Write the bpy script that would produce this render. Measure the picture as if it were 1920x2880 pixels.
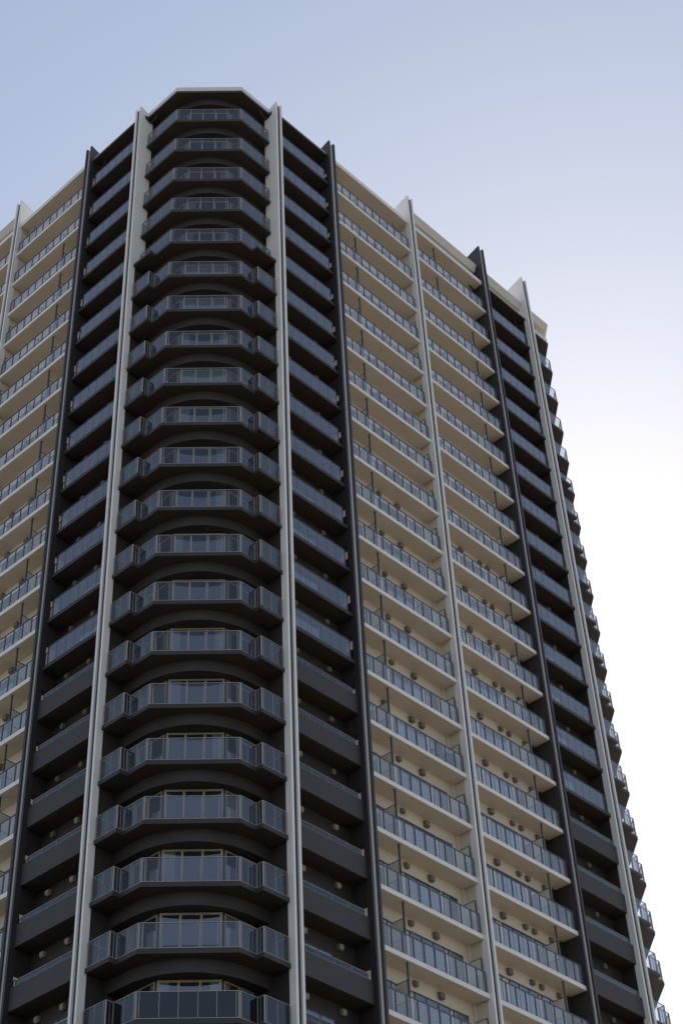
import bpy, bmesh, math, random
from mathutils import Vector, Matrix

random.seed(7)
for o in list(bpy.data.objects):
    bpy.data.objects.remove(o)
scene = bpy.context.scene
C = scene.collection
R = math.radians
GZ = 95.3                                   # height of the measured roof datum above the ground

# ------------------------------------------------------------------ camera
CP, CY, CR = 0.7361611, 0.7760839, -0.0177  # pitch, yaw, roll
CAMLOC = Vector((-40.1538, -44.8568, -93.748 + GZ))
F_PX, PX, PY = 4599.48, -186.55, -70.21     # focal length and principal point offset in 1920 x 2880 pixels
# <CAMVALS>
F = Vector((math.cos(CP) * math.cos(CY), math.cos(CP) * math.sin(CY), math.sin(CP)))
Rt = Vector((math.sin(CY), -math.cos(CY), 0))
Up = Rt.cross(F)
Rt, Up = Rt * math.cos(CR) + Up * math.sin(CR), -Rt * math.sin(CR) + Up * math.cos(CR)
cam = bpy.data.cameras.new('camera')
cam.sensor_fit = 'VERTICAL'
cam.sensor_height = 36.0
cam.sensor_width = 24.0
cam.lens = F_PX / 2880 * 36.0
cam.shift_x = -PX / 2880
cam.shift_y = PY / 2880
cam.clip_start = 0.5
cam.clip_end = 9000
co = bpy.data.objects.new('camera', cam)
C.objects.link(co)
M = Matrix((Rt, Up, -F)).transposed().to_4x4()
M.translation = CAMLOC
co.matrix_world = M
scene.camera = co

# ------------------------------------------------------------------ sky and sun
SUN = Vector((0.69722, 0.40853, 0.58906)).normalized()
SUN_EL = math.asin(SUN.z)
SUN_ROT = math.atan2(SUN.x, SUN.y)
world = bpy.data.worlds.new('World')
scene.world = world
world.use_nodes = True
wn = world.node_tree.nodes
wl = world.node_tree.links
wn.clear()
sky = wn.new('ShaderNodeTexSky')
sky.sky_type = 'NISHITA'
sky.sun_disc = False
sky.sun_elevation = SUN_EL
sky.sun_rotation = SUN_ROT
sky.altitude = 0
sky.air_density = 1.0
sky.dust_density = 0.5
sky.ozone_density = 1.0
# hazy bright day: soften the sky's brightness range towards the sun, keep its hues
bw = wn.new('ShaderNodeRGBToBW')
wl.new(sky.outputs[0], bw.inputs[0])
pw = wn.new('ShaderNodeMath')
pw.operation = 'POWER'
pw.inputs[1].default_value = -0.33
mxl = wn.new('ShaderNodeMath')
mxl.operation = 'MAXIMUM'
mxl.inputs[1].default_value = 0.2
wl.new(bw.outputs[0], mxl.inputs[0])
wl.new(mxl.outputs[0], pw.inputs[0])
mulc = wn.new('ShaderNodeVectorMath')
mulc.operation = 'SCALE'
wl.new(sky.outputs[0], mulc.inputs[0])
wl.new(pw.outputs[0], mulc.inputs['Scale'])
bg = wn.new('ShaderNodeBackground')
bg.inputs['Strength'].default_value = 0.13
hsv = wn.new('ShaderNodeHueSaturation')
hsv.inputs['Saturation'].default_value = 0.72
wl.new(mulc.outputs[0], hsv.inputs['Color'])
wl.new(hsv.outputs[0], bg.inputs['Color'])
wo = wn.new('ShaderNodeOutputWorld')
wl.new(bg.outputs[0], wo.inputs['Surface'])

sl = bpy.data.lights.new('sun', 'SUN')
sl.energy = 4.0
sl.angle = R(0.53)
sl.color = (1.0, 0.93, 0.82)
so = bpy.data.objects.new('sun', sl)
so.rotation_euler = SUN.to_track_quat('Z', 'Y').to_euler()
so.location = (0, 0, 200)
C.objects.link(so)

vs = scene.view_settings
vs.view_transform = 'Standard'
vs.look = 'None'
vs.gamma = 1
vs.use_curve_mapping = False
vs.exposure = 0.87
scene.cycles.max_bounces = 8
scene.cycles.diffuse_bounces = 4
scene.cycles.glossy_bounces = 4
scene.cycles.transparent_max_bounces = 16
scene.cycles.caustics_reflective = False
scene.cycles.caustics_refractive = False


# ------------------------------------------------------------------ materials
def paint(name, col, rough=0.7, var=0.06, scale=0.6, streak=0.0, bump=0.0, spec=0.4, metal=0.0):
    m = bpy.data.materials.new(name)
    m.use_nodes = True
    nt = m.node_tree
    n = nt.nodes
    b = n['Principled BSDF']
    b.inputs['Roughness'].default_value = rough
    b.inputs['Metallic'].default_value = metal
    b.inputs['Specular IOR Level'].default_value = spec
    tc = n.new('ShaderNodeTexCoord')
    geo = n.new('ShaderNodeNewGeometry')
    no = n.new('ShaderNodeTexNoise')
    no.inputs['Scale'].default_value = scale
    no.inputs['Detail'].default_value = 6
    nt.links.new(geo.outputs['Position'], no.inputs['Vector'])
    fac = no.outputs[0]
    if streak:
        mp = n.new('ShaderNodeMapping')
        mp.inputs['Scale'].default_value = (3.5, 3.5, 0.22)
        nt.links.new(geo.outputs['Position'], mp.inputs['Vector'])
        n2 = n.new('ShaderNodeTexNoise')
        n2.inputs['Scale'].default_value = 1.6
        n2.inputs['Detail'].default_value = 5
        nt.links.new(mp.outputs[0], n2.inputs['Vector'])
        mx0 = n.new('ShaderNodeMath')
        mx0.operation = 'MULTIPLY_ADD'
        mx0.inputs[1].default_value = streak
        nt.links.new(n2.outputs[0], mx0.inputs[0])
        nt.links.new(fac, mx0.inputs[2])
        fac = mx0.outputs[0]
    mr = n.new('ShaderNodeMapRange')
    mr.inputs[1].default_value = 0.25
    mr.inputs[2].default_value = 0.75 + streak * 0.6
    mr.inputs[3].default_value = 1 - var
    mr.inputs[4].default_value = 1 + var
    nt.links.new(fac, mr.inputs[0])
    mx = n.new('ShaderNodeVectorMath')
    mx.operation = 'SCALE'
    mx.inputs[0].default_value = col
    nt.links.new(mr.outputs[0], mx.inputs['Scale'])
    nt.links.new(mx.outputs[0], b.inputs['Base Color'])
    if bump:
        n3 = n.new('ShaderNodeTexNoise')
        n3.inputs['Scale'].default_value = 9
        n3.inputs['Detail'].default_value = 8
        nt.links.new(geo.outputs['Position'], n3.inputs['Vector'])
        bp = n.new('ShaderNodeBump')
        bp.inputs['Strength'].default_value = bump
        bp.inputs['Distance'].default_value = 0.02
        nt.links.new(n3.outputs[0], bp.inputs['Height'])
        nt.links.new(bp.outputs[0], b.inputs['Normal'])
    return m


def glass_mat(name, tint, body, body_amt, refl=0.08, rough=0.0):
    """thin tinted sheet: what lies behind shows through the tint, the sky mirrors off it by Fresnel"""
    m = bpy.data.materials.new(name)
    m.use_nodes = True
    nt = m.node_tree
    n = nt.nodes
    n.clear()
    out = n.new('ShaderNodeOutputMaterial')
    tr = n.new('ShaderNodeBsdfTransparent')
    tr.inputs[0].default_value = (*tint, 1)
    df = n.new('ShaderNodeBsdfDiffuse')
    df.inputs[0].default_value = (*body, 1)
    gl = n.new('ShaderNodeBsdfGlossy')
    gl.inputs[0].default_value = (0.95, 0.97, 1.0, 1)
    gl.inputs['Roughness'].default_value = rough
    # Schlick reflectance of a two-sided sheet
    g0 = n.new('ShaderNodeNewGeometry')
    dt = n.new('ShaderNodeVectorMath')
    dt.operation = 'DOT_PRODUCT'
    nt.links.new(g0.outputs['Normal'], dt.inputs[0])
    nt.links.new(g0.outputs['Incoming'], dt.inputs[1])
    ab = n.new('ShaderNodeMath')
    ab.operation = 'ABSOLUTE'
    nt.links.new(dt.outputs['Value'], ab.inputs[0])
    om = n.new('ShaderNodeMath')
    om.operation = 'SUBTRACT'
    om.inputs[0].default_value = 1
    nt.links.new(ab.outputs[0], om.inputs[1])
    p5 = n.new('ShaderNodeMath')
    p5.operation = 'POWER'
    p5.inputs[1].default_value = 3.5
    nt.links.new(om.outputs[0], p5.inputs[0])
    mul = n.new('ShaderNodeMath')
    mul.operation = 'MULTIPLY_ADD'
    mul.use_clamp = True
    mul.inputs[1].default_value = 1 - refl
    mul.inputs[2].default_value = refl
    nt.links.new(p5.outputs[0], mul.inputs[0])
    geo = n.new('ShaderNodeNewGeometry')
    no = n.new('ShaderNodeTexNoise')
    no.inputs['Scale'].default_value = 0.55
    no.inputs['Detail'].default_value = 2
    nt.links.new(geo.outputs['Position'], no.inputs['Vector'])
    bp = n.new('ShaderNodeBump')
    bp.inputs['Strength'].default_value = 0.02
    bp.inputs['Distance'].default_value = 0.1
    nt.links.new(no.outputs[0], bp.inputs['Height'])
    nt.links.new(bp.outputs[0], gl.inputs['Normal'])
    m1 = n.new('ShaderNodeMixShader')
    m1.inputs[0].default_value = body_amt
    nt.links.new(tr.outputs[0], m1.inputs[1])
    nt.links.new(df.outputs[0], m1.inputs[2])
    m2 = n.new('ShaderNodeMixShader')
    nt.links.new(mul.outputs[0], m2.inputs[0])
    nt.links.new(m1.outputs[0], m2.inputs[1])
    nt.links.new(gl.outputs[0], m2.inputs[2])
    nt.links.new(m2.outputs[0], out.inputs[0])
    return m


MAT = dict(
    white=paint('white fin paint', (0.745, 0.73, 0.71), 0.65, 0.05, 0.5, 0.35, 0.08),
    coping=paint('white coping metal', (0.66, 0.655, 0.64), 0.5, 0.03, 0.8),
    fascia=paint('white slab edge paint', (0.72, 0.71, 0.70), 0.6, 0.05, 1.2, 0.3),
    pale=paint('cream paint', (0.59, 0.545, 0.465), 0.75, 0.06, 0.35, 0.35, 0.05),
    dark=paint('charcoal tile', (0.035, 0.030, 0.029), 0.55, 0.14, 1.1, 0.2, 0.12),
    darkplain=paint('charcoal soffit paint', (0.034, 0.031, 0.029), 0.8, 0.10, 0.5),
    darkfin=paint('dark blue grey fin paint', (0.036, 0.032, 0.035), 0.5, 0.10, 0.7, 0.3, 0.06),
    parapet=paint('charcoal parapet tile', (0.043, 0.038, 0.037), 0.6, 0.12, 2.2, 0.4, 0.15),
    groove_dark=paint('dark fin groove', (0.035, 0.036, 0.044), 0.6, 0.05),
    groove_pale=paint('pale fin groove', (0.50, 0.49, 0.48), 0.5, 0.05),
    alu=paint('bronze silver aluminium', (0.32, 0.30, 0.285), 0.4, 0.03, 1.0, 0, 0, 0.5, 0.3),
    rail_dark=paint('dark blue grey rail metal', (0.095, 0.098, 0.118), 0.4, 0.04, 1.0, 0, 0, 0.5, 0.2),
    bronze=paint('dark bronze metal', (0.055, 0.045, 0.040), 0.45, 0.05),
    frame=paint('champagne window frame', (0.30, 0.27, 0.22), 0.45, 0.04, 1.0, 0, 0, 0.5, 0.2),
    hood=paint('taupe vent hood', (0.17, 0.148, 0.122), 0.5, 0.05),
    hood_light=paint('putty vent hood', (0.34, 0.31, 0.26), 0.5, 0.05),
    lintel=paint('olive brown trim', (0.13, 0.115, 0.09), 0.5, 0.05),
    board=paint('partition board', (0.60, 0.57, 0.50), 0.6, 0.03),
    pipe=paint('cream drain pipe', (0.55, 0.48, 0.36), 0.5, 0.04),
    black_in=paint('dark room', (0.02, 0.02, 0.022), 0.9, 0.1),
    asphalt=paint('ground paving', (0.25, 0.215, 0.175), 0.9, 0.18, 0.03),
    cloth=paint('dark grey clothing', (0.035, 0.034, 0.04), 0.9, 0.1, 4),
    trousers=paint('charcoal trousers', (0.03, 0.03, 0.035), 0.9, 0.1, 4),
    skin=paint('skin', (0.45, 0.28, 0.20), 0.6, 0.04, 5),
    hair=paint('black hair', (0.012, 0.010, 0.010), 0.5, 0.1, 8),
    canopy=paint('grey white canopy paint', (0.56, 0.545, 0.50), 0.7, 0.05, 0.5, 0.3),
    curtain=paint('light curtain cloth', (0.52, 0.50, 0.46), 0.9, 0.10, 3.0),
    pane=glass_mat('window glass', (0.62, 0.65, 0.68), (0.02, 0.022, 0.026), 0.20, 0.14),
    glass=glass_mat('rail glass', (0.90, 0.92, 0.95), (0.52, 0.53, 0.56), 0.17, 0.07),
    dglass=glass_mat('grey tinted rail glass', (0.62, 0.66, 0.72), (0.075, 0.085, 0.135), 0.22, 0.09),
    cglass=glass_mat('corner rail glass', (0.74, 0.77, 0.81), (0.09, 0.10, 0.13), 0.08, 0.055),
    bglass=glass_mat('black rail glass', (0.06, 0.06, 0.07), (0.008, 0.008, 0.011), 0.9, 0.05),
)


# ------------------------------------------------------------------ mesh helpers
class MB:
    def __init__(s):
        s.v, s.f = [], []

    def add(s, vs_, fs):
        k = len(s.v)
        s.v += [tuple(x) for x in vs_]
        s.f += [tuple(i + k for i in f) for f in fs]
        return s

    def box(s, x0, y0, z0, x1, y1, z1):
        x0, x1 = sorted((x0, x1)); y0, y1 = sorted((y0, y1)); z0, z1 = sorted((z0, z1))
        return s.add([(x0, y0, z0), (x1, y0, z0), (x1, y1, z0), (x0, y1, z0), (x0, y0, z1), (x1, y0, z1), (x1, y1, z1), (x0, y1, z1)],
                     [(0, 3, 2, 1), (4, 5, 6, 7), (0, 1, 5, 4), (1, 2, 6, 5), (2, 3, 7, 6), (3, 0, 4, 7)])

    def prism(s, poly, z0, z1):
        n = len(poly)
        vs_ = [(x, y, z0) for x, y in poly] + [(x, y, z1) for x, y in poly]
        fs = [tuple(range(n))[::-1], tuple(range(n, 2 * n))] + [(i, (i + 1) % n, n + (i + 1) % n, n + i) for i in range(n)]
        return s.add(vs_, fs)

    def bar(s, p, q, w, z0, z1, off=0.0):
        """upright slab between plan points p and q, w thick, from z0 to z1"""
        p, q = Vector(p), Vector(q)
        d = (q - p).normalized()
        nrm = Vector((-d.y, d.x)) * w / 2
        return s.prism([tuple(p - nrm), tuple(q - nrm), tuple(q + nrm), tuple(p + nrm)], z0, z1)

    def rod(s, p, q, w):
        p, q = Vector(p), Vector(q)
        d = (q - p).normalized()
        a = d.cross(Vector((0, 0, 1)))
        if a.length < 1e-3:
            a = Vector((1, 0, 0))
        a.normalize()
        b = d.cross(a)
        h = w / 2
        vs_ = [p + a * i * h + b * j * h for i, j in ((-1, -1), (1, -1), (1, 1), (-1, 1))] + [q + a * i * h + b * j * h for i, j in ((-1, -1), (1, -1), (1, 1), (-1, 1))]
        return s.add(vs_, [(0, 3, 2, 1), (4, 5, 6, 7), (0, 1, 5, 4), (1, 2, 6, 5), (2, 3, 7, 6), (3, 0, 4, 7)])

    def tube(s, pts, r, n=10):
        pts = [Vector(p) for p in pts]
        rings = []
        for i, p in enumerate(pts):
            d = (pts[min(i + 1, len(pts) - 1)] - pts[max(i - 1, 0)]).normalized()
            a = d.orthogonal().normalized()
            b = d.cross(a)
            rings.append([p + (a * math.cos(2 * math.pi * k / n) + b * math.sin(2 * math.pi * k / n)) * r for k in range(n)])
        # keep rings aligned
        vs_ = []
        ref = None
        for i, p in enumerate(pts):
            d = (pts[min(i + 1, len(pts) - 1)] - pts[max(i - 1, 0)]).normalized()
            a = d.orthogonal().normalized() if ref is None else (ref - d * ref.dot(d)).normalized()
            ref = a
            b = d.cross(a)
            vs_ += [p + (a * math.cos(2 * math.pi * k / n) + b * math.sin(2 * math.pi * k / n)) * r for k in range(n)]
        fs = [tuple(range(n))[::-1], tuple(range(len(vs_) - n, len(vs_)))]
        for i in range(len(pts) - 1):
            for k in range(n):
                fs.append((i * n + k, i * n + (k + 1) % n, (i + 1) * n + (k + 1) % n, (i + 1) * n + k))
        return s.add(vs_, fs)

    def cyl(s, p, q, r, n=16):
        return s.tube([p, q], r, n)

    def quad(s, a, b, c, d):
        return s.add([a, b, c, d], [(0, 1, 2, 3)])

    def mapped(s, fn):
        o = MB()
        o.v = [fn(*v) for v in s.v]
        o.f = list(s.f)
        return o

    def mesh(s, name, mat, bevel=0.0):
        me = bpy.data.meshes.new(name)
        me.from_pydata([tuple(v) for v in s.v], [], s.f)
        bm = bmesh.new()
        bm.from_mesh(me)
        bmesh.ops.recalc_face_normals(bm, faces=bm.faces)
        if bevel:
            es = [e for e in bm.edges if len(e.link_faces) == 2 and e.calc_face_angle(0) > 0.6]
            bmesh.ops.bevel(bm, geom=es, offset=bevel, segments=2, profile=0.6, affect='EDGES', clamp_overlap=True)
        bm.to_mesh(me)
        bm.free()
        me.materials.append(MAT[mat] if isinstance(mat, str) else mat)
        return me


def put(name, me, parent=None, z=0.0):
    o = bpy.data.objects.new(name, me)
    C.objects.link(o)
    o.location = (0, 0, z)
    if parent is not None:
        o.parent = parent
    return o


def tag(o, label=None, cat=None, group=None, kind=None):
    for k, v in (('label', label), ('category', cat), ('group', group), ('kind', kind)):
        if v:
            o[k] = v
    return o


# ------------------------------------------------------------------ levels (roof datum = 0, world = + GZ)
NLEV = 24


def zd(k):
    if k <= 0:
        return -0.95
    return {1: -4.14, 2: -7.36}.get(k, -10.46 - (k - 3) * 3.061)


def zp(k):
    return -1.13 if k <= 0 else zd(k) - 0.165


ID = lambda a, d, z: (a, d, z)          # right facade: along = x, depth = y
SW = lambda a, d, z: (d, a, z)          # left facade: along = y, depth = x
XM = 40.24                              # plan width: the far corner mirrors the near one
MX = lambda x, y, z: (XM - x, y, z)

# ------------------------------------------------------------------ ground
g = MB().box(-4000, -4000, -0.5, 4000, 4000, 0).mesh('ground', 'asphalt')
tag(put('ground', g), kind='structure')

# ------------------------------------------------------------------ the tower
T = bpy.data.objects.new('apartment_tower', None)
C.objects.link(T)
tag(T, 'tall charcoal and cream apartment tower with white fins and stacked glass balconies', 'apartment building')


def part(name, mb, mat, parent=None, z=GZ, bevel=0.0):
    return put(name, mb.mesh(name, mat, bevel), parent or T, z)


# body of the tower behind the balconies
ZT = -0.9
BODY = -GZ
corner_poly = [(2.05, 7.0), (2.05, 3.95), (3.95, 2.05), (6.7, 2.05)]
core = [(1.6, 38.6), (1.6, 7.0)] + corner_poly + [(6.7, 1.6), (33.54, 1.6)] + [(XM - x, y) for x, y in corner_poly[::-1]] + [(38.6, 7.0), (38.6, 38.6)]
part('inner_wall', MB().prism(core, BODY, ZT), 'dark')


def wall(fn, a0, a1, d, mat):
    part('wall', MB().box(a0, d, BODY, a1, 1.75, ZT - 0.002).mapped(fn), mat)


FIN = dict(F3=(ID, 6.283, 0.545, 0.0, 'w'), F4=(ID, 11.478, 0.602, 0.657, 'd'), F5=(ID, 19.774, 0.583, 1.97, 'w'),
           F6=(ID, 28.02, 0.63, 3.22, 'd'), F7=(ID, 33.304, 0.63, 3.92, 'w'),
           F2=(SW, 6.605, 0.56, -0.07, 'w'), F1=(SW, 11.829, 0.60, 0.62, 'd'), F0=(SW, 19.802, 0.58, 1.88, 'w'), Fx=(SW, 28.05, 0.63, 3.1, 'd'))
for k, (fn, a, w, za, c) in FIN.items():
    mb = MB()
    for s0, s1 in ((a, a + 0.143), (a + w - 0.15, a + w)):
        # a plate: shallow beside the balconies, deep and sloped above the roof
        prof = [(0, BODY), (0, za), (1.45, za - 0.47), (1.45, -0.50), (0.39, -0.50), (0.39, BODY)]
        if k in ('F3', 'F2') and s0 == a:      # deep again beside the five set-back top floors of the corner
            prof = [(0, BODY), (0, za), (1.45, za - 0.47), (1.45, -0.50), (1.10, -0.50), (1.10, -16.45), (0.39, -16.45), (0.39, BODY)]
        vs_ = [(s0, d, z) for d, z in prof] + [(s1, d, z) for d, z in prof]
        n = len(prof)
        mb.add(vs_, [tuple(range(n)), tuple(range(n, 2 * n))[::-1]] + [(i, (i + 1) % n, n + (i + 1) % n, n + i) for i in range(n)])
    mb.box(a + 0.10, 0.15, BODY, a + w - 0.10, 0.387, za - 0.12)
    fin = part('vertical_fin', mb.mapped(fn), 'white' if c == 'w' else 'darkfin')
    part('groove', MB().box(a + 0.143, 0.115, BODY, a + w - 0.15, 0.15, za - 0.10).mapped(fn), 'groove_dark' if c == 'w' else 'groove_pale', fin, 0)

# back walls of each bay (dark behind dark balconies, cream behind cream ones)
wall(ID, 6.9, 11.9, 1.30, 'dark')
wall(ID, 11.9, 27.6, 1.20, 'pale')
wall(ID, 27.6, 33.4, 1.30, 'dark')
wall(SW, 7.2, 12.2, 1.30, 'dark')
wall(SW, 12.2, 38.0, 1.20, 'pale')
# cross walls that close the bays behind the fins, and the roof edge over them
for k, (fn, a, w, za, c) in FIN.items():
    if k in ('F5', 'F0'):
        part('cross_wall', MB().box(a + 0.03, 0.38, BODY, a + w - 0.03, 1.25, ZT - 0.006).mapped(fn), 'pale')
    elif k in ('F3', 'F2', 'F6', 'F7', 'Fx'):
        part('cross_wall', MB().box(a + 0.03, 0.38, BODY, a + w - 0.03, 1.8, ZT - 0.006).mapped(fn), 'dark')
    part('roof_slab', MB().box(a - 0.02, 0.41, -1.12, a + w + 0.02, 1.9, -0.70).mapped(fn), 'pale' if k in ('F5', 'F0') else 'dark')
for fn, a, low in ((ID, 11.478, 1), (SW, 11.829, 0)):
    for k in range(1, NLEV + 1):
        m = MB().box(a + 0.03, 0.389, -1.10, a + 0.40, 1.31, 0.24)
        if low:
            part('cross_wall', MB().box(a + 0.25, 0.38, -2.85, a + 0.36, 1.31, -1.75).mapped(fn), 'dark', None, zd(k - 1) + GZ)
        part('cross_wall', m.mapped(fn), 'dark', None, zd(k - 1) + GZ)
# columns that swell out of the cream walls beside the fins
for fn, a0, a1 in ((ID, 19.6, 20.5), (SW, 19.65, 20.6)):
    part('wall_column', MB().box(a0, 1.09, BODY, a1, 1.3, ZT - 0.004).mapped(fn), 'pale')
# corner piers at the ends of the curved beams
part('corner_pier', MB().box(1.41, 6.45, BODY, 2.2, 7.19, -0.96), 'dark')
part('corner_pier', MB().box(6.15, 1.41, BODY, 6.89, 2.2, -0.96), 'dark')


# ------------------------------------------------------------------ railings
def offset_poly(pts, d):
    """shift an open plan polyline sideways by d"""
    P = [Vector(p) for p in pts]
    out = []
    for i, p in enumerate(P):
        ns = []
        for a, b in ((i - 1, i), (i, i + 1)):
            if 0 <= a and b < len(P):
                t = (P[b] - P[a]).normalized()
                ns.append(Vector((-t.y, t.x)))
        if len(ns) == 2:
            m = (ns[0] + ns[1])
            m = m / (m.length_squared / 2) if m.length_squared > 1e-6 else ns[0]
            m = m.normalized() * (1 / max(0.3, m.normalized().dot(ns[0])))
        else:
            m = ns[0]
        out.append(tuple(p + m * d))
    return out


def railing(runs, zb, zt, rail_h=0.045, rail_w=0.06, post=0.04, corner_post=0.05, gz=0.0, extra=None):
    """runs: list of (p, q, [fractions of intermediate posts]); returns frame and glass builders"""
    fr, gl = MB(), MB()
    for p, q, ts in runs:
        fr.bar(p, q, rail_w, zt - rail_h, zt)
        fr.bar(p, q, rail_w * 0.8, zb, zb + rail_h)
        P, Q = Vector(p), Vector(q)
        d = (Q - P).normalized()
        nn = Vector((-d.y, d.x))
        for t in ts:
            c = P.lerp(Q, t)
            fr.bar(tuple(c - d * post / 2), tuple(c + d * post / 2), post * 1.2, zb + rail_h, zt - rail_h)
        e = d * 0.02
        gl.quad((*(P + e), zb + rail_h), (*(Q - e), zb + rail_h), (*(Q - e), zt - rail_h), (*(P + e), zt - rail_h))
    return fr, gl


# ------------------------------------------------------------------ corner balconies
def corner_meshes():
    S = [(0.26, 6.58), (0.26, 5.03), (0.66, 5.03), (0.66, 3.70), (3.70, 0.66), (4.66, 0.66), (4.66, 0.26), (6.26, 0.26)]
    U = [(0.66, 6.58), (0.66, 3.70), (3.70, 0.66), (6.26, 0.66)]
    inner = [(6.26, 2.4), (4.1, 2.4), (2.4, 4.1), (2.4, 6.58)]
    out = {}
    for key, outer, rail in (('U', U, U), ('T', S, U), ('S', S, S), ('B', S, S)):
        slab = MB().prism(outer + inner, 0, 0.226)
        kerb = MB()
        ro = offset_poly(rail, 0.07)
        ro[0] = (ro[0][0], 6.53)
        ro[-1] = (6.21, ro[-1][1])
        if rail is U:
            runs = [((1.38, 6.53), ro[0], [0.35]), (ro[0], ro[1], [0.30, 0.62, 0.975]), (ro[1], ro[2], [0.012, 0.035, 0.227, 0.411, 0.599, 0.78, 0.965, 0.988]),
                    (ro[2], ro[3], [0.025, 0.38, 0.70]), (ro[3], (6.21, 1.38), [0.65])]
        else:
            runs = [((1.38, 6.53), ro[0], [0.35]), (ro[0], ro[1], [0.5, 0.9, 0.975]), (ro[1], ro[2], [0.05, 0.5, 0.9]), (ro[2], ro[3], [0.5, 0.93, 0.98]),
                    (ro[3], ro[4], [0.012, 0.035, 0.227, 0.411, 0.599, 0.78, 0.965, 0.988]),
                    (ro[4], ro[5], [0.03, 0.09]), (ro[5], ro[6], [0.1, 0.5, 0.95]), (ro[6], ro[7], [0.025, 0.09, 0.5]), (ro[7], (6.21, 1.38), [0.65])]
        fr, gl = railing(runs, 0.262, 1.43, 0.028, 0.05, 0.022)
        for p in ro:
            fr.bar((p[0] - 0.022, p[1]), (p[0] + 0.022, p[1]), 0.044, 0.226, 1.40)
        out[key] = (slab.mesh('corner_balcony', 'dark', 0.012), fr.mesh('railing', 'alu'), gl.mesh('glass_panel', 'bglass' if key == 'B' else 'cglass'))
    return out


def arc_pts(r, n=40):
    c = 5.17
    return [(c - r * math.cos(t), c - r * math.sin(t)) for t in [math.pi / 2 * i / n for i in range(n + 1)]]


beam_poly = [(1.41, 6.46)] + arc_pts(3.76) + [(6.16, 1.41), (6.16, 2.3), (4.05, 2.3), (2.3, 4.05), (2.3, 6.46)]
beam_me = MB().prism(beam_poly, -0.62, 0.02).mesh('curved_beam', 'dark')
CM = corner_meshes()

# windows of the corner rooms
WH0, WH1 = -3.061 + 0.24, -0.66           # sill and head below the slab above


def window_meshes(p, q, npan, name, fw=0.075, proud=0.06, z0=WH0, z1=WH1, mat='frame', out=1):
    P, Q = Vector(p), Vector(q)
    d = (Q - P).normalized()
    fr, pn = MB(), MB()
    L = (Q - P).length
    fr.bar(p, q, proud * 2, z1 - fw, z1)
    fr.bar(p, q, proud * 2, z0, z0 + fw)
    for i in range(npan + 1):
        c = P + d * min(max(L * i / npan, fw / 2), L - fw / 2)
        fr.bar(tuple(c - d * fw / 2), tuple(c + d * fw / 2), proud * 1.8, z0 + fw, z1 - fw)
    nn = Vector((d.y, -d.x)) * proud * out
    for i in range(npan):
        a, b = P + nn * 0.6 + d * (L * i / npan + 0.01), P + nn * 0.6 + d * (L * (i + 1) / npan - 0.01)
        pn.quad((*a, z0 + fw * 0.6), (*b, z0 + fw * 0.6), (*b, z1 - fw * 0.6), (*a, z1 - fw * 0.6))
    return fr.mesh(name, mat), pn.mesh('pane', 'pane')


cw = window_meshes((2.05, 3.95), (3.95, 2.05), 3, 'corner_window', 0.10, out=1)
sw1 = window_meshes((2.05, 4.05), (2.05, 5.85), 2, 'side_window', out=-1)
sw2 = window_meshes((4.05, 2.05), (5.75, 2.05), 2, 'side_window')

ENDS = {id(cw[0]): ((2.06, 3.94), (3.94, 2.06), 1), id(sw1[0]): ((2.05, 4.05), (2.05, 5.85), -1), id(sw2[0]): ((4.05, 2.05), (5.75, 2.05), 1)}
rnd = random.Random(11)


def plan_curtain(p, q, t0, t1, z0=WH0 + 0.09, z1=WH1 - 0.09, out=1, folds=None):
    P, Q = Vector(p), Vector(q)
    d = (Q - P).normalized()
    nn = Vector((d.y, -d.x)) * out
    L = (Q - P).length
    m = MB()
    n = folds or max(3, int((t1 - t0) * L / 0.09))
    pts = [P + d * L * (t0 + (t1 - t0) * i / n) + nn * (0.008 if i % 2 else 0.024) for i in range(n + 1)]
    for i in range(n):
        m.quad((*pts[i], z0), (*pts[i + 1], z0), (*pts[i + 1], z1), (*pts[i], z1))
    return m


CW_P, CW_Q = (2.10, 3.90), (3.90, 2.10)
CURT = {}


def corner_curtains(win, p, q, out):
    r = rnd.random()
    spans = [(0.03, 0.97)] if r < 0.10 else [(0.03, 0.22)] if r < 0.35 else [(0.80, 0.97)] if r < 0.55 else [(0.03, 0.18), (0.82, 0.97)] if r < 0.8 else []
    for a, b in spans:
        ky = (p, q, a, b)
        if ky not in CURT:
            CURT[ky] = plan_curtain(p, q, a, b, out=out).mesh('curtain', 'curtain')
        put('curtain', CURT[ky], win)


mir = {}


def mirrored(me):
    if me.name not in mir:
        m2 = me.copy()
        m2.transform(Matrix(((-1, 0, 0, XM), (0, 1, 0, 0), (0, 0, 1, 0), (0, 0, 0, 1))))
        m2.flip_normals()
        mir[me.name] = m2
    return mir[me.name]


for k in range(1, NLEV + 1):
    key = 'U' if k <= 4 else 'T' if k == 5 else 'S' if k <= 20 else 'B'
    for side in (0, 1):
        f = (lambda m: m) if side == 0 else mirrored
        a, b, c = CM[key]
        bal = put('corner_balcony', f(a), T, zd(k) + GZ)
        put('railing', f(b), bal)
        put('glass_panel', f(c), bal)
        put('curved_beam', f(beam_me), T, zd(k) + GZ)
    for nm, (w, p) in (('corner_window', cw), ('side_window', sw1), ('side_window', sw2)):
        wo_ = put(nm, w, T, zd(k) + GZ)
        put('pane', p, wo_)
        corner_curtains(wo_, *ENDS[id(w)])
for nm, (w, p) in (('corner_window', cw), ('side_window', sw1), ('side_window', sw2)):
    wo_ = put(nm, w, T, zd(0) + GZ)
    put('pane', p, wo_)
for f in (lambda m: m, mirrored):
    put('curved_beam', f(beam_me), T, zd(0) + GZ)

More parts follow.
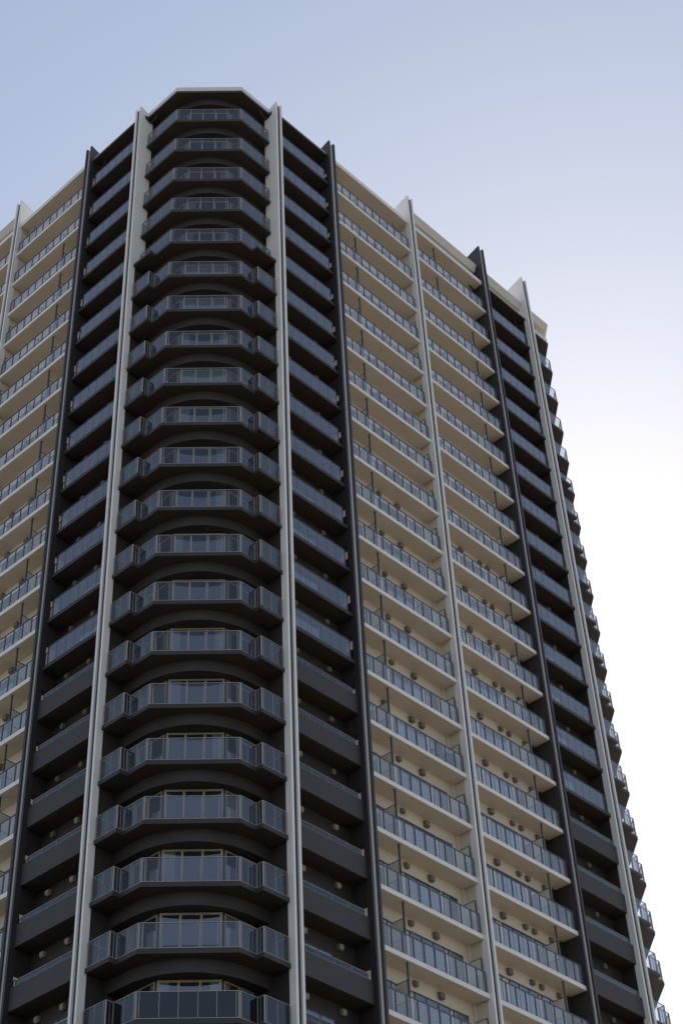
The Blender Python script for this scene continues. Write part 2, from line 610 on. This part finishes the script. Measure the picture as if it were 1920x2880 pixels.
# ------------------------------------------------------------------ dark balconies between the corner fin and the dark fin
DARK = [('R', ID, 6.83, 11.46), ('L', SW, 7.17, 11.81), ('E', ID, 28.66, 33.29)]


def dark_meshes(fn, a0, a1):
    slab = MB().box(a0 + 0.01, 0.24, 0, a1 - 0.01, 1.36, 0.226).mapped(fn)
    a1r = a1 - 0.30
    n = max(2, round((a1r - a0) / 0.77))
    ts = [i / n for i in range(1, n)]
    fr, gl = railing([((a0 + 0.03, 0.31), (a1r, 0.31), ts), ((a1r, 0.31), (a1r, 1.2), [0.5])], 0.262, 1.42, 0.03, 0.05, 0.014)
    for a in (a0 + 0.04, a1r):
        fr.box(a - 0.02, 0.29, 0.226, a + 0.02, 0.33, 1.40)
    par = MB().box(a0 + 0.012, 0.238, -0.004, a1 - 0.012, 0.40, 1.12).mapped(fn)
    fr2, gl2 = railing([((a0 + 0.03, 0.29), (a1r, 0.29), [0.25, 0.5, 0.75])], 1.124, 1.40, 0.028, 0.05, 0.016)
    for a in (a0 + 0.04, a1r):
        fr2.box(a - 0.02, 0.27, 1.12, a + 0.02, 0.31, 1.39)
    return dict(slab=slab.mesh('dark_balcony', 'dark', 0.01), fr=fr.mapped(fn).mesh('railing', 'rail_dark'), gl=gl.mapped(fn).mesh('glass_panel', 'dglass'),
                par=par.mesh('parapet', 'parapet', 0.012), fr2=fr2.mapped(fn).mesh('railing', 'alu'), gl2=gl2.mapped(fn).mesh('glass_panel', 'bglass'))


def window_on(fn, a0, a1, d, npan, z0, z1, name, mat='bronze', fw=0.06):
    fr, pn, bk = MB(), MB(), MB()
    fr.box(a0, d - 0.05, z1 - fw, a1, d + 0.02, z1)
    fr.box(a0, d - 0.05, z0, a1, d + 0.02, z0 + fw)
    w = (a1 - a0) / npan
    for i in range(npan + 1):
        c = min(max(a0 + i * w, a0 + fw / 2), a1 - fw / 2)
        fr.box(c - fw / 2, d - 0.045, z0 + fw, c + fw / 2, d + 0.02, z1 - fw)
    pn.quad((a0 + fw * 0.5, d - 0.032, z0 + fw * 0.5), (a1 - fw * 0.5, d - 0.032, z0 + fw * 0.5), (a1 - fw * 0.5, d - 0.032, z1 - fw * 0.5), (a0 + fw * 0.5, d - 0.032, z1 - fw * 0.5))
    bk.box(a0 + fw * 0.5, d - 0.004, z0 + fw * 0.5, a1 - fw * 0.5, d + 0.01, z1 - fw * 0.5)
    return fr.mapped(fn).mesh(name, mat), pn.mapped(fn).mesh('pane', 'pane'), bk.mapped(fn).mesh('room', 'black_in')


for nm, fn, a0, a1 in DARK:
    D = dark_meshes(fn, a0, a1)
    W = window_on(fn, a0 + 0.4, a1 - 1.5, 1.30, 3, -3.061 + 0.25, -0.78, 'balcony_window')
    for k in range(1, NLEV + 1):
        bal = put('dark_balcony', D['slab'], T, zd(k) + GZ)
        if k <= 14:
            put('railing', D['fr'], bal)
            put('glass_panel', D['gl'], bal)
        else:
            put('parapet', D['par'], bal)
            put('railing', D['fr2'], bal)
            put('glass_panel', D['gl2'], bal)
        w = put('balcony_window', W[0], T, zd(k - 1) + GZ)
        put('pane', W[1], w)
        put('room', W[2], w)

# ------------------------------------------------------------------ cream balconies
PALE = [('R1', ID, 12.08, 19.77, 14.01, 3), ('R2', ID, 20.36, 28.015, 26.25, 3), ('L1', SW, 12.43, 19.80, 14.38, 3), ('L0', SW, 20.385, 28.04, 26.25, 3)]


def partition(fn, a, arm=True):
    """escape screen between two flats: floor-to-soffit post, board and top rail"""
    po, bo = MB(), MB()
    po.box(a - 0.045, 0.33, 0.246, a + 0.045, 0.40, 3.055)
    po.box(a - 0.025, 0.40, 2.20, a + 0.025, 1.18, 2.235)
    po.box(a - 0.025, 0.40, 0.30, a + 0.025, 1.18, 0.34)
    po.box(a - 0.025, 0.40, 1.22, a + 0.025, 1.18, 1.25)
    bo.box(a - 0.012, 0.40, 0.34, a + 0.012, 1.18, 1.22)
    bo.box(a - 0.012, 0.40, 1.25, a + 0.012, 1.18, 2.20)
    return po, bo


def pale_meshes(nm, fn, a0, a1, ap):
    slab = MB().box(a0 + 0.008, 0.20, 0, a1 - 0.008, 1.25, 0.235).mapped(fn)
    fas = MB().box(a0 + 0.006, 0.185, -0.006, a1 - 0.006, 0.203, 0.246).mapped(fn)
    first = {'R1': 12.884, 'R2': 21.18, 'L1': 13.20, 'L0': 21.2}[nm]
    r0, r1 = a0 + 0.03, a1 - 0.14
    xs = [first + 0.76 * i for i in range(-1, 12) if r0 + 0.15 < first + 0.76 * i < r1 - 0.15]
    ts = [(x - r0) / (r1 - r0) for x in xs]
    fr, gl = railing([((r0, 0.255), (r1, 0.255), ts), ((r1, 0.255), (r1, 1.12), [0.45])], 0.25, 1.36, 0.045, 0.055, 0.055)
    for a in (r0 + 0.02, r1):
        fr.box(a - 0.025, 0.23, 0.235, a + 0.025, 0.28, 1.34)
    po, bo = partition(fn, ap)
    # low framed screen beside the far fin
    p2, b2 = MB(), MB()
    ae = a1 - 0.16
    p2.box(ae - 0.02, 0.36, 0.246, ae + 0.02, 0.40, 2.12)
    p2.box(ae - 0.02, 0.40, 2.085, ae + 0.02, 1.08, 2.12)
    b2.box(ae - 0.008, 0.40, 0.30, ae + 0.008, 1.08, 2.085)
    return dict(slab=slab.mesh('cream_balcony', 'pale'), fas=fas.mesh('fascia', 'fascia', 0.006), fr=fr.mapped(fn).mesh('railing', 'rail_dark'), gl=gl.mapped(fn).mesh('glass_panel', 'glass'),
                po=po.mapped(fn).mesh('partition_frame', 'bronze'), bo=bo.mapped(fn).mesh('partition_screen', 'board'),
                p2=p2.mapped(fn).mesh('partition_frame', 'bronze'), b2=b2.mapped(fn).mesh('partition_screen', 'board'))


WINS = {'R1': [(12.5, 13.75, 2), (15.30, 17.85, 3), (18.10, 19.2, 1)], 'R2': [(20.75, 22.2, 2), (22.75, 25.1, 3), (25.35, 26.1, 1)],
        'L1': [(12.9, 14.15, 2), (15.6, 18.1, 3), (18.4, 19.4, 1)], 'L0': [(20.8, 22.2, 2), (22.8, 25.1, 3)]}
hoods = []       # every vent hood: builder, mapping, level height
for nm, fn, a0, a1, ap, first in PALE:
    D = pale_meshes(nm, fn, a0, a1, ap)
    D2 = pale_meshes(nm, fn, a0, a1, 22.75) if nm == 'R2' else None
    top = NLEV if nm != 'L0' else 12
    Ws = []
    lint = MB().box(a0 + 0.35, 1.165, -0.80, a1 - 0.65, 1.21, -0.715).mapped(fn).mesh('lintel_trim', 'lintel')
    for i, (w0, w1, n) in enumerate(WINS[nm]):
        Ws.append(window_on(fn, w0, w1, 1.20, n, -3.061 + 0.30, -0.72, ('balcony_door', 'sliding_window', 'narrow_window')[i]))
    for k in range(1, top + 1):
        put('lintel_trim', lint, T, zp(k - 1) + GZ)
        bal = put('cream_balcony', D['slab'], T, zp(k) + GZ)
        put('fascia', D['fas'], bal)
        put('railing', D['fr'], bal)
        put('glass_panel', D['gl'], bal)
        if k >= first:
            put('partition_frame', D['po'], bal)
            put('partition_screen', D['bo'], bal)
        elif D2:
            put('partition_frame', D2['po'], bal)
            put('partition_screen', D2['bo'], bal)
        if k >= 4 and nm != 'R2':
            put('partition_frame', D['p2'], bal)
            put('partition_screen', D['b2'], bal)
        for i, (wf, wp, wb) in enumerate(Ws):
            w = put(wf.name.split('.')[0], wf, T, zp(k - 1) + GZ)
            put('pane', wp, w)
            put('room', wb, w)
            w0, w1, n_ = WINS[nm][i]
            r = rnd.random()
            if i != 1:
                spans = [(w0 + 0.05, w1 - 0.05)] if r < 0.72 else [(w0 + 0.05, (w0 + w1) / 2)]
            else:
                spans = [] if r < 0.45 else [(w0 + 0.05, w0 + 0.5)] if r < 0.65 else [(w1 - 0.6, w1 - 0.05)] if r < 0.85 else [(w0 + 0.05, w0 + 1.2)]
            for c0, c1 in spans:
                ky = (nm, i, c0, c1)
                if ky not in CURT:
                    CURT[ky] = plan_curtain((c0, 1.195), (c1, 1.195), 0, 1, -3.061 + 0.36, -0.78).mapped(fn).mesh('curtain', 'curtain')
                put('curtain', CURT[ky], w)
        # vents on the wall under the slab above
        if nm == 'R1':
            vx = [(15.19, 'c'), (17.13, 'c'), (18.17, 'c')] if k <= 3 else [(16.11, 'c'), (17.36, 'c'), (14.6, 'c')] if k <= 9 else \
                 [(15.4, 's'), (17.0, 'b')] if k <= 13 else [(14.55, 'b'), (16.7, 'b'), (17.5, 'b')] if k == 15 else [(15.4, 's'), (17.2, 'b')]
        elif nm == 'R2':
            vx = [(22.3, 'c'), (23.56, 'c'), (25.2, 'c')] if k <= 9 else [(22.8, 'b'), (24.65, 's'), (25.4, 's'), (26.85, 's')]
        elif nm == 'L1':
            vx = [(13.4, 'c'), (15.6, 'c'), (17.2, 'c')] if k <= 9 else [(13.6, 's'), (15.8, 'b'), (17.6, 'b')]
        else:
            vx = [(21.5, 'c'), (23.4, 'c')]
        for x, t in vx:
            hoods.append((fn, x, 1.20, t, zp(k - 1)))
for nm, fn, a0, a1 in DARK:
    for k in range(1, NLEV + 1):
        for x in {'R': (8.1, 10.45), 'L': (9.13, 10.9), 'E': (31.6,)}[nm]:
            hoods.append((fn, x, 1.30, 's', zd(k - 1) - 0.0))


def hood_mb(fn, x, d, t):
    m = MB()
    if t == 'c':       # round weather cap
        m.cyl((x, d + 0.01, -0.58), (x, d - 0.06, -0.58), 0.10, 18)
        m.cyl((x, d - 0.055, -0.58), (x, d - 0.13, -0.60), 0.135, 18)
    else:              # box hood with a slanted open mouth
        w, h, p = (0.15, 0.33, 0.22) if t == 'b' else (0.125, 0.27, 0.19)
        zt = -0.17
        vs_ = []
        for s_ in (-1, 1):
            vs_ += [(x + s_ * w, d + 0.01, zt), (x + s_ * w, d - p, zt - 0.05), (x + s_ * w, d - p, zt - h), (x + s_ * w, d - p * 0.35, zt - h - 0.03), (x + s_ * w, d + 0.01, zt - h + 0.02)]
        m.add(vs_, [(0, 1, 2, 3, 4), (9, 8, 7, 6, 5), (0, 5, 6, 1), (1, 6, 7, 2), (2, 7, 8, 3), (3, 8, 9, 4), (4, 9, 5, 0)])
        m.box(x - w * 0.7, d - p * 0.8, zt - h - 0.045, x + w * 0.7, d - p * 0.3, zt - h - 0.004)
    return m.mapped(fn)


def hood_size(h):
    fn, x, d, t, z = h
    p = Vector((*fn(x, d, z - 0.3)[:2], z - 0.3 + GZ))
    return (p - CAMLOC).length / {'b': 1.3, 's': 1.0, 'c': 1.0}[t]


hoods.sort(key=hood_size)
cache = {}
for h in hoods[:100]:
    fn, x, d, t, z = h
    ky = (fn is ID, x, d, t)
    if ky not in cache:
        cache[ky] = hood_mb(fn, x, d, t).mesh('vent_hood', 'hood_light' if d > 1.25 else 'hood')
    put('vent_hood', cache[ky], T, z + GZ)
rest = MB()
for fn, x, d, t, z in hoods[100:]:
    m = hood_mb(fn, x, d, t)
    rest.add([(a, b, c + z) for a, b, c in m.v], m.f)
tag(part('vent_hoods', rest, 'hood'), kind='stuff')

# ------------------------------------------------------------------ roof
for nm, fn, a0, a1 in DARK:
    s = part('roof_slab', MB().box(a0 + 0.01, 0.24, zd(0), a1 - 0.01, 1.8, zd(0) + 0.20).mapped(fn), 'dark', bevel=0.01)
    part('coping', MB().box(a0 + 0.012, 0.27, zd(0) + 0.20, a1 - 0.012, 1.8, zd(0) + 0.33).mapped(fn), 'coping', s, 0)
for nm, fn, a0, a1, ap, first in PALE:
    s = part('roof_slab', MB().box(a0 + 0.008, 0.20, zp(0), a1 - 0.008, 1.8, zp(0) + 0.32).mapped(fn), 'pale')
    part('fascia', MB().box(a0 + 0.006, 0.185, zp(0) - 0.006, a1 - 0.006, 0.203, zp(0) + 0.39).mapped(fn), 'fascia', s, 0)
Uo = [(0.62, 6.59), (0.62, 3.68), (3.68, 0.62), (6.27, 0.62)]
for f in (lambda x, y, z: (x, y, z), MX):
    s = part('roof_slab', MB().prism(Uo + [(6.27, 2.6), (4.2, 2.6), (2.6, 4.2), (2.6, 6.59)], zd(0), zd(0) + 0.21).mapped(f), 'dark', bevel=0.012)
    Ui = [(0.65, 6.58), (0.65, 3.695), (3.695, 0.65), (6.26, 0.65)]
    part('coping', MB().prism(Ui + [(6.26, 2.6), (4.2, 2.6), (2.6, 4.2), (2.6, 6.58)], zd(0) + 0.21, zd(0) + 0.68).mapped(f), 'coping', s, 0, 0.02)
part('roof_deck', MB().prism([(2.0, 38.2), (2.0, 7.0), (2.5, 6.9), (2.5, 4.3), (4.3, 2.5), (6.9, 2.5), (7.0, 2.0), (38.2, 2.0), (38.2, 38.2)], -0.90, -0.62), 'coping')
# rooftop canopy: a screen with an inward sloping face, a soffit and a set-back cream wall
prof = [(0.36, 1.20), (0.62, 0.55), (1.12, 0.47), (1.12, -0.80), (1.45, -0.80), (1.45, 1.20)]


def sweep(path, prof_):
    """profile (depth, z) swept along an open plan path whose left side is inward"""
    m = MB()
    n = len(prof_)
    rows = []
    for d, z in prof_:
        rows.append([(x, y, z) for x, y in offset_poly(path, d)])
    for i in range(len(path)):
        m.v += [rows[j][i] for j in range(n)]
    for i in range(len(path) - 1):
        for j in range(n):
            m.f.append((i * n + j, i * n + (j + 1) % n, (i + 1) * n + (j + 1) % n, (i + 1) * n + j))
    m.f.append(tuple(range(n)))
    m.f.append(tuple(range((len(path) - 1) * n, len(path) * n))[::-1])
    return m


part('roof_canopy', sweep([(20.33, 0), (27.96, 0)], prof), 'canopy', bevel=0.01)
part('roof_canopy', sweep([(28.66, 0), (33.30, 0)], prof), 'canopy', bevel=0.01)
part('roof_canopy', sweep([(33.93, 0), (36.75, 0), (39.6, 2.85), (40.24, 3.5), (40.24, 12)], prof), 'canopy', bevel=0.01)
part('roof_canopy', sweep([(0, 36.0), (0, 20.36)], prof), 'canopy', bevel=0.01)

# short drain pipes under the roof beside the fins
for fn, a, s_ in ((ID, 19.70, 1), (SW, 19.75, 1), (ID, 28.0, 1), (ID, 33.28, 1), (ID, 6.26, 1), (SW, 6.58, 1), (SW, 11.80, 1)):
    z0 = zp(0) if fn(1, 0, 0) in ((1, 0, 0), (0, 1, 0)) and a in (19.70, 19.75) else zd(0)
    part('drain_pipe', MB().tube([(a - 0.62, 0.84, z0 + 0.02), (a - 0.62, 0.84, z0 - 0.13), (a - 0.57, 0.85, z0 - 0.19), (a - 0.08, 0.90, z0 - 0.27), (a - 0.02, 0.85, z0 - 0.27), (a + 0.03, 0.62, z0 - 0.24)], 0.05).mapped(fn),
         'pipe' if z0 == zp(0) else 'bronze')


# ------------------------------------------------------------------ two people on a cream balcony
def skin_figure(name, joints, bones, mat, parent=None, sub=2):
    me = bpy.data.meshes.new(name)
    names = list(joints)
    me.from_pydata([joints[n][:3] for n in names], [(names.index(a), names.index(b)) for a, b in bones], [])
    o = bpy.data.objects.new(name, me)
    C.objects.link(o)
    mod = o.modifiers.new('skin', 'SKIN')
    mod.use_smooth_shade = True
    for i, n in enumerate(names):
        r = joints[n][3]
        me.skin_vertices[0].data[i].radius = (r, r) if not isinstance(r, tuple) else r
        me.skin_vertices[0].data[i].use_root = (i == 0)
    ss = o.modifiers.new('sub', 'SUBSURF')
    ss.levels = ss.render_levels = sub
    me.materials.append(MAT[mat])
    if parent:
        o.parent = parent
    return o


def ball(name, c, r, mat, parent, sx=1, sy=1, sz=1):
    bm = bmesh.new()
    bmesh.ops.create_uvsphere(bm, u_segments=20, v_segments=14, radius=r)
    bmesh.ops.scale(bm, vec=(sx, sy, sz), verts=bm.verts)
    bmesh.ops.translate(bm, vec=c, verts=bm.verts)
    me = bpy.data.meshes.new(name)
    bm.to_mesh(me)
    bm.free()
    for p in me.polygons:
        p.use_smooth = True
    me.materials.append(MAT[mat])
    o = bpy.data.objects.new(name, me)
    C.objects.link(o)
    o.parent = parent
    return o


FLOOR = zp(15) + 0.236 + GZ


def fingers(J, B, tag_, wrist, hand, outv, n=5):
    wv, hv = Vector(wrist), Vector(hand)
    d = (hv - wv).normalized()
    s = Vector(outv).normalized()
    for i in range(5):
        off = (i - 1.8) * 0.019
        base = hv + s * off
        L = (0.055, 0.075, 0.08, 0.074, 0.058)[i]
        if i == 0:
            base = hv - d * 0.035 - s * 0.035
            tip = base + d * 0.04 - s * 0.035
        else:
            tip = base + d * L
        J['%s%da' % (tag_, i)] = (*base, 0.010)
        J['%s%db' % (tag_, i)] = (*(base.lerp(tip, 0.55) + Vector((0, 0.006, 0))), 0.009)
        J['%s%dc' % (tag_, i)] = (*(tip + Vector((0, 0.016, 0))), 0.008)
        B += [(tag_ + 'hand', '%s%da' % (tag_, i)), ('%s%da' % (tag_, i), '%s%db' % (tag_, i)), ('%s%db' % (tag_, i), '%s%dc' % (tag_, i))]


def standing(x, y, z):
    J = dict(pelvis=(0, 0, 0.86, (0.15, 0.11)), waist=(0, 0, 1.02, (0.135, 0.10)), chest=(0, -0.01, 1.20, (0.165, 0.115)), shoulders=(0, 0, 1.33, (0.12, 0.09)),
             neck=(0, -0.01, 1.40, 0.052), jaw=(0, -0.025, 1.455, (0.062, 0.07)), head=(0, -0.015, 1.53, (0.078, 0.092)), crown=(0, -0.01, 1.585, (0.055, 0.065)),
             nose=(0, -0.108, 1.505, 0.014))
    B = [('pelvis', 'waist'), ('waist', 'chest'), ('chest', 'shoulders'), ('shoulders', 'neck'), ('neck', 'jaw'), ('jaw', 'head'), ('head', 'crown'), ('head', 'nose')]
    for s, t in ((-1, 'l'), (1, 'r')):
        J.update({t + 'sh': (s * 0.18, 0, 1.31, 0.06), t + 'el': (s * (0.34 if s < 0 else 0.25), 0.03 if s < 0 else 0.02, 1.06, 0.043), t + 'wr': (s * (0.30 if s < 0 else 0.24), -0.14 if s < 0 else -0.02, 0.90 if s < 0 else 0.82, 0.030),
                  t + 'hand': (s * (0.29 if s < 0 else 0.24), -0.20 if s < 0 else -0.03, 0.87 if s < 0 else 0.74, 0.032),
                  t + 'hip': (s * 0.095, 0, 0.82, 0.095), t + 'kn': (s * 0.10, -0.02, 0.46, 0.062), t + 'an': (s * 0.105, 0.02, 0.09, 0.042), t + 'toe': (s * 0.115, -0.13, 0.035, 0.035)})
        B += [('shoulders', t + 'sh'), (t + 'sh', t + 'el'), (t + 'el', t + 'wr'), (t + 'wr', t + 'hand'), ('pelvis', t + 'hip'), (t + 'hip', t + 'kn'), (t + 'kn', t + 'an'), (t + 'an', t + 'toe')]
        fingers(J, B, t, J[t + 'wr'][:3], J[t + 'hand'][:3], (0, 1, 0) if s > 0 else (1, 0, 0))
    e = bpy.data.objects.new('person', None)
    C.objects.link(e)
    skin_figure('body', J, B, 'skin', e)
    ball('hair', (0, 0.012, 1.545), 0.098, 'hair', e, 0.95, 1.08, 1.08)
    ball('hair', (0, 0.05, 1.42), 0.09, 'hair', e, 0.9, 0.6, 1.3)
    coat = {n: J[n] for n in ('pelvis', 'waist', 'chest', 'shoulders', 'lsh', 'rsh', 'lel', 'rel', 'lwr', 'rwr')}
    grow = lambda r, k: tuple(v + k for v in r) if isinstance(r, tuple) else r + k
    coat = {n: (*v[:3], grow(v[3], 0.022)) for n, v in coat.items()}
    coat['hem'] = (0, 0, 0.62, (0.205, 0.15))
    skin_figure('coat', coat, [('pelvis', 'hem'), ('pelvis', 'waist'), ('waist', 'chest'), ('chest', 'shoulders')] + [('shoulders', t + 'sh') for t in 'lr'] + [(t + 'sh', t + 'el') for t in 'lr'] + [(t + 'el', t + 'wr') for t in 'lr'], 'cloth', e)
    tr = {n: (*J[n][:3], grow(J[n][3], 0.014)) for n in ('pelvis', 'lhip', 'rhip', 'lkn', 'rkn', 'lan', 'ran')}
    skin_figure('trousers', tr, [('pelvis', t + 'hip') for t in 'lr'] + [(t + 'hip', t + 'kn') for t in 'lr'] + [(t + 'kn', t + 'an') for t in 'lr'], 'trousers', e)
    for s in (-1, 1):
        ball('shoe', (s * 0.11, -0.05, 0.045), 0.06, 'hair', e, 0.75, 2.0, 0.75)
        ball('eye', (s * 0.032, -0.098, 1.53), 0.010, 'hair', e)
    ball('mouth', (0, -0.094, 1.462), 0.016, 'hood', e, 1.4, 0.4, 0.35)
    e.location = (x, y, z)
    return e


P1 = standing(19.25, 0.78, FLOOR)
P1.rotation_euler = (0, 0, R(-18))
tag(P1, 'standing person in dark coat with one elbow out behind the balcony glass', 'person')


def crouching(x, y, z):
    J = dict(pelvis=(0, 0.10, 0.30, (0.15, 0.13)), waist=(0, 0.03, 0.44, (0.135, 0.105)), chest=(0, -0.03, 0.60, (0.155, 0.115)), shoulders=(0, -0.05, 0.72, (0.115, 0.09)),
             neck=(0, -0.07, 0.79, 0.05), jaw=(0.02, -0.10, 0.84, (0.06, 0.068)), head=(0.02, -0.09, 0.92, (0.077, 0.09)), crown=(0.02, -0.08, 0.975, (0.055, 0.062)), nose=(0.10, -0.13, 0.895, 0.014))
    B = [('pelvis', 'waist'), ('waist', 'chest'), ('chest', 'shoulders'), ('shoulders', 'neck'), ('neck', 'jaw'), ('jaw', 'head'), ('head', 'crown'), ('head', 'nose')]
    for s, t in ((-1, 'l'), (1, 'r')):
        J.update({t + 'sh': (s * 0.17, -0.05, 0.70, 0.057), t + 'el': (s * 0.22, -0.22, 0.52, 0.042), t + 'wr': (s * 0.13, -0.36, 0.42, 0.029), t + 'hand': (s * 0.10, -0.41, 0.40, 0.031),
                  t + 'hip': (s * 0.10, 0.05, 0.28, 0.095), t + 'kn': (s * 0.14, -0.30, 0.42, 0.062), t + 'an': (s * 0.12, -0.02, 0.09, 0.042), t + 'toe': (s * 0.13, -0.17, 0.035, 0.035)})
        B += [('shoulders', t + 'sh'), (t + 'sh', t + 'el'), (t + 'el', t + 'wr'), (t + 'wr', t + 'hand'), ('pelvis', t + 'hip'), (t + 'hip', t + 'kn'), (t + 'kn', t + 'an'), (t + 'an', t + 'toe')]
        fingers(J, B, t, J[t + 'wr'][:3], J[t + 'hand'][:3], (1, 0, 0))
    e = bpy.data.objects.new('person', None)
    C.objects.link(e)
    skin_figure('body', J, B, 'skin', e)
    ball('hair', (0.01, -0.07, 0.915), 0.093, 'hair', e, 0.95, 1.0, 0.95)
    cap = MB()
    n = 20
    cap.prism([(0.02 + 0.105 * math.cos(2 * math.pi * i / n), -0.085 + 0.105 * math.sin(2 * math.pi * i / n)) for i in range(n)], 0.93, 0.985)
    cap.prism([(0.02 + 0.085 * math.cos(2 * math.pi * i / n), -0.085 + 0.085 * math.sin(2 * math.pi * i / n)) for i in range(n)], 0.985, 1.02)
    cap.prism([(0.09, -0.155), (0.20, -0.15), (0.225, -0.09), (0.18, -0.03), (0.09, -0.02)], 0.925, 0.942)
    c_ = put('cap', cap.mesh('cap', 'cloth', 0.008), e)
    grow = lambda r, k: tuple(v + k for v in r) if isinstance(r, tuple) else r + k
    top = {n_: (*J[n_][:3], grow(J[n_][3], 0.02)) for n_ in ('pelvis', 'waist', 'chest', 'shoulders', 'lsh', 'rsh', 'lel', 'rel', 'lwr', 'rwr')}
    skin_figure('jacket', top, [('pelvis', 'waist'), ('waist', 'chest'), ('chest', 'shoulders')] + [('shoulders', t + 'sh') for t in 'lr'] + [(t + 'sh', t + 'el') for t in 'lr'] + [(t + 'el', t + 'wr') for t in 'lr'], 'cloth', e)
    tr = {n_: (*J[n_][:3], grow(J[n_][3], 0.014)) for n_ in ('pelvis', 'lhip', 'rhip', 'lkn', 'rkn', 'lan', 'ran')}
    skin_figure('trousers', tr, [('pelvis', t + 'hip') for t in 'lr'] + [(t + 'hip', t + 'kn') for t in 'lr'] + [(t + 'kn', t + 'an') for t in 'lr'], 'trousers', e)
    for s in (-1, 1):
        ball('shoe', (s * 0.125, -0.09, 0.045), 0.06, 'hair', e, 0.75, 1.9, 0.75)
        ball('eye', (0.06 + s * 0.025, -0.165 if s < 0 else -0.14, 0.92), 0.010, 'hair', e)
    e.location = (x, y, z)
    return e


P2 = crouching(17.87, 0.92, FLOOR)
tag(P2, 'crouching person in a peaked cap low behind the balcony glass', 'person')
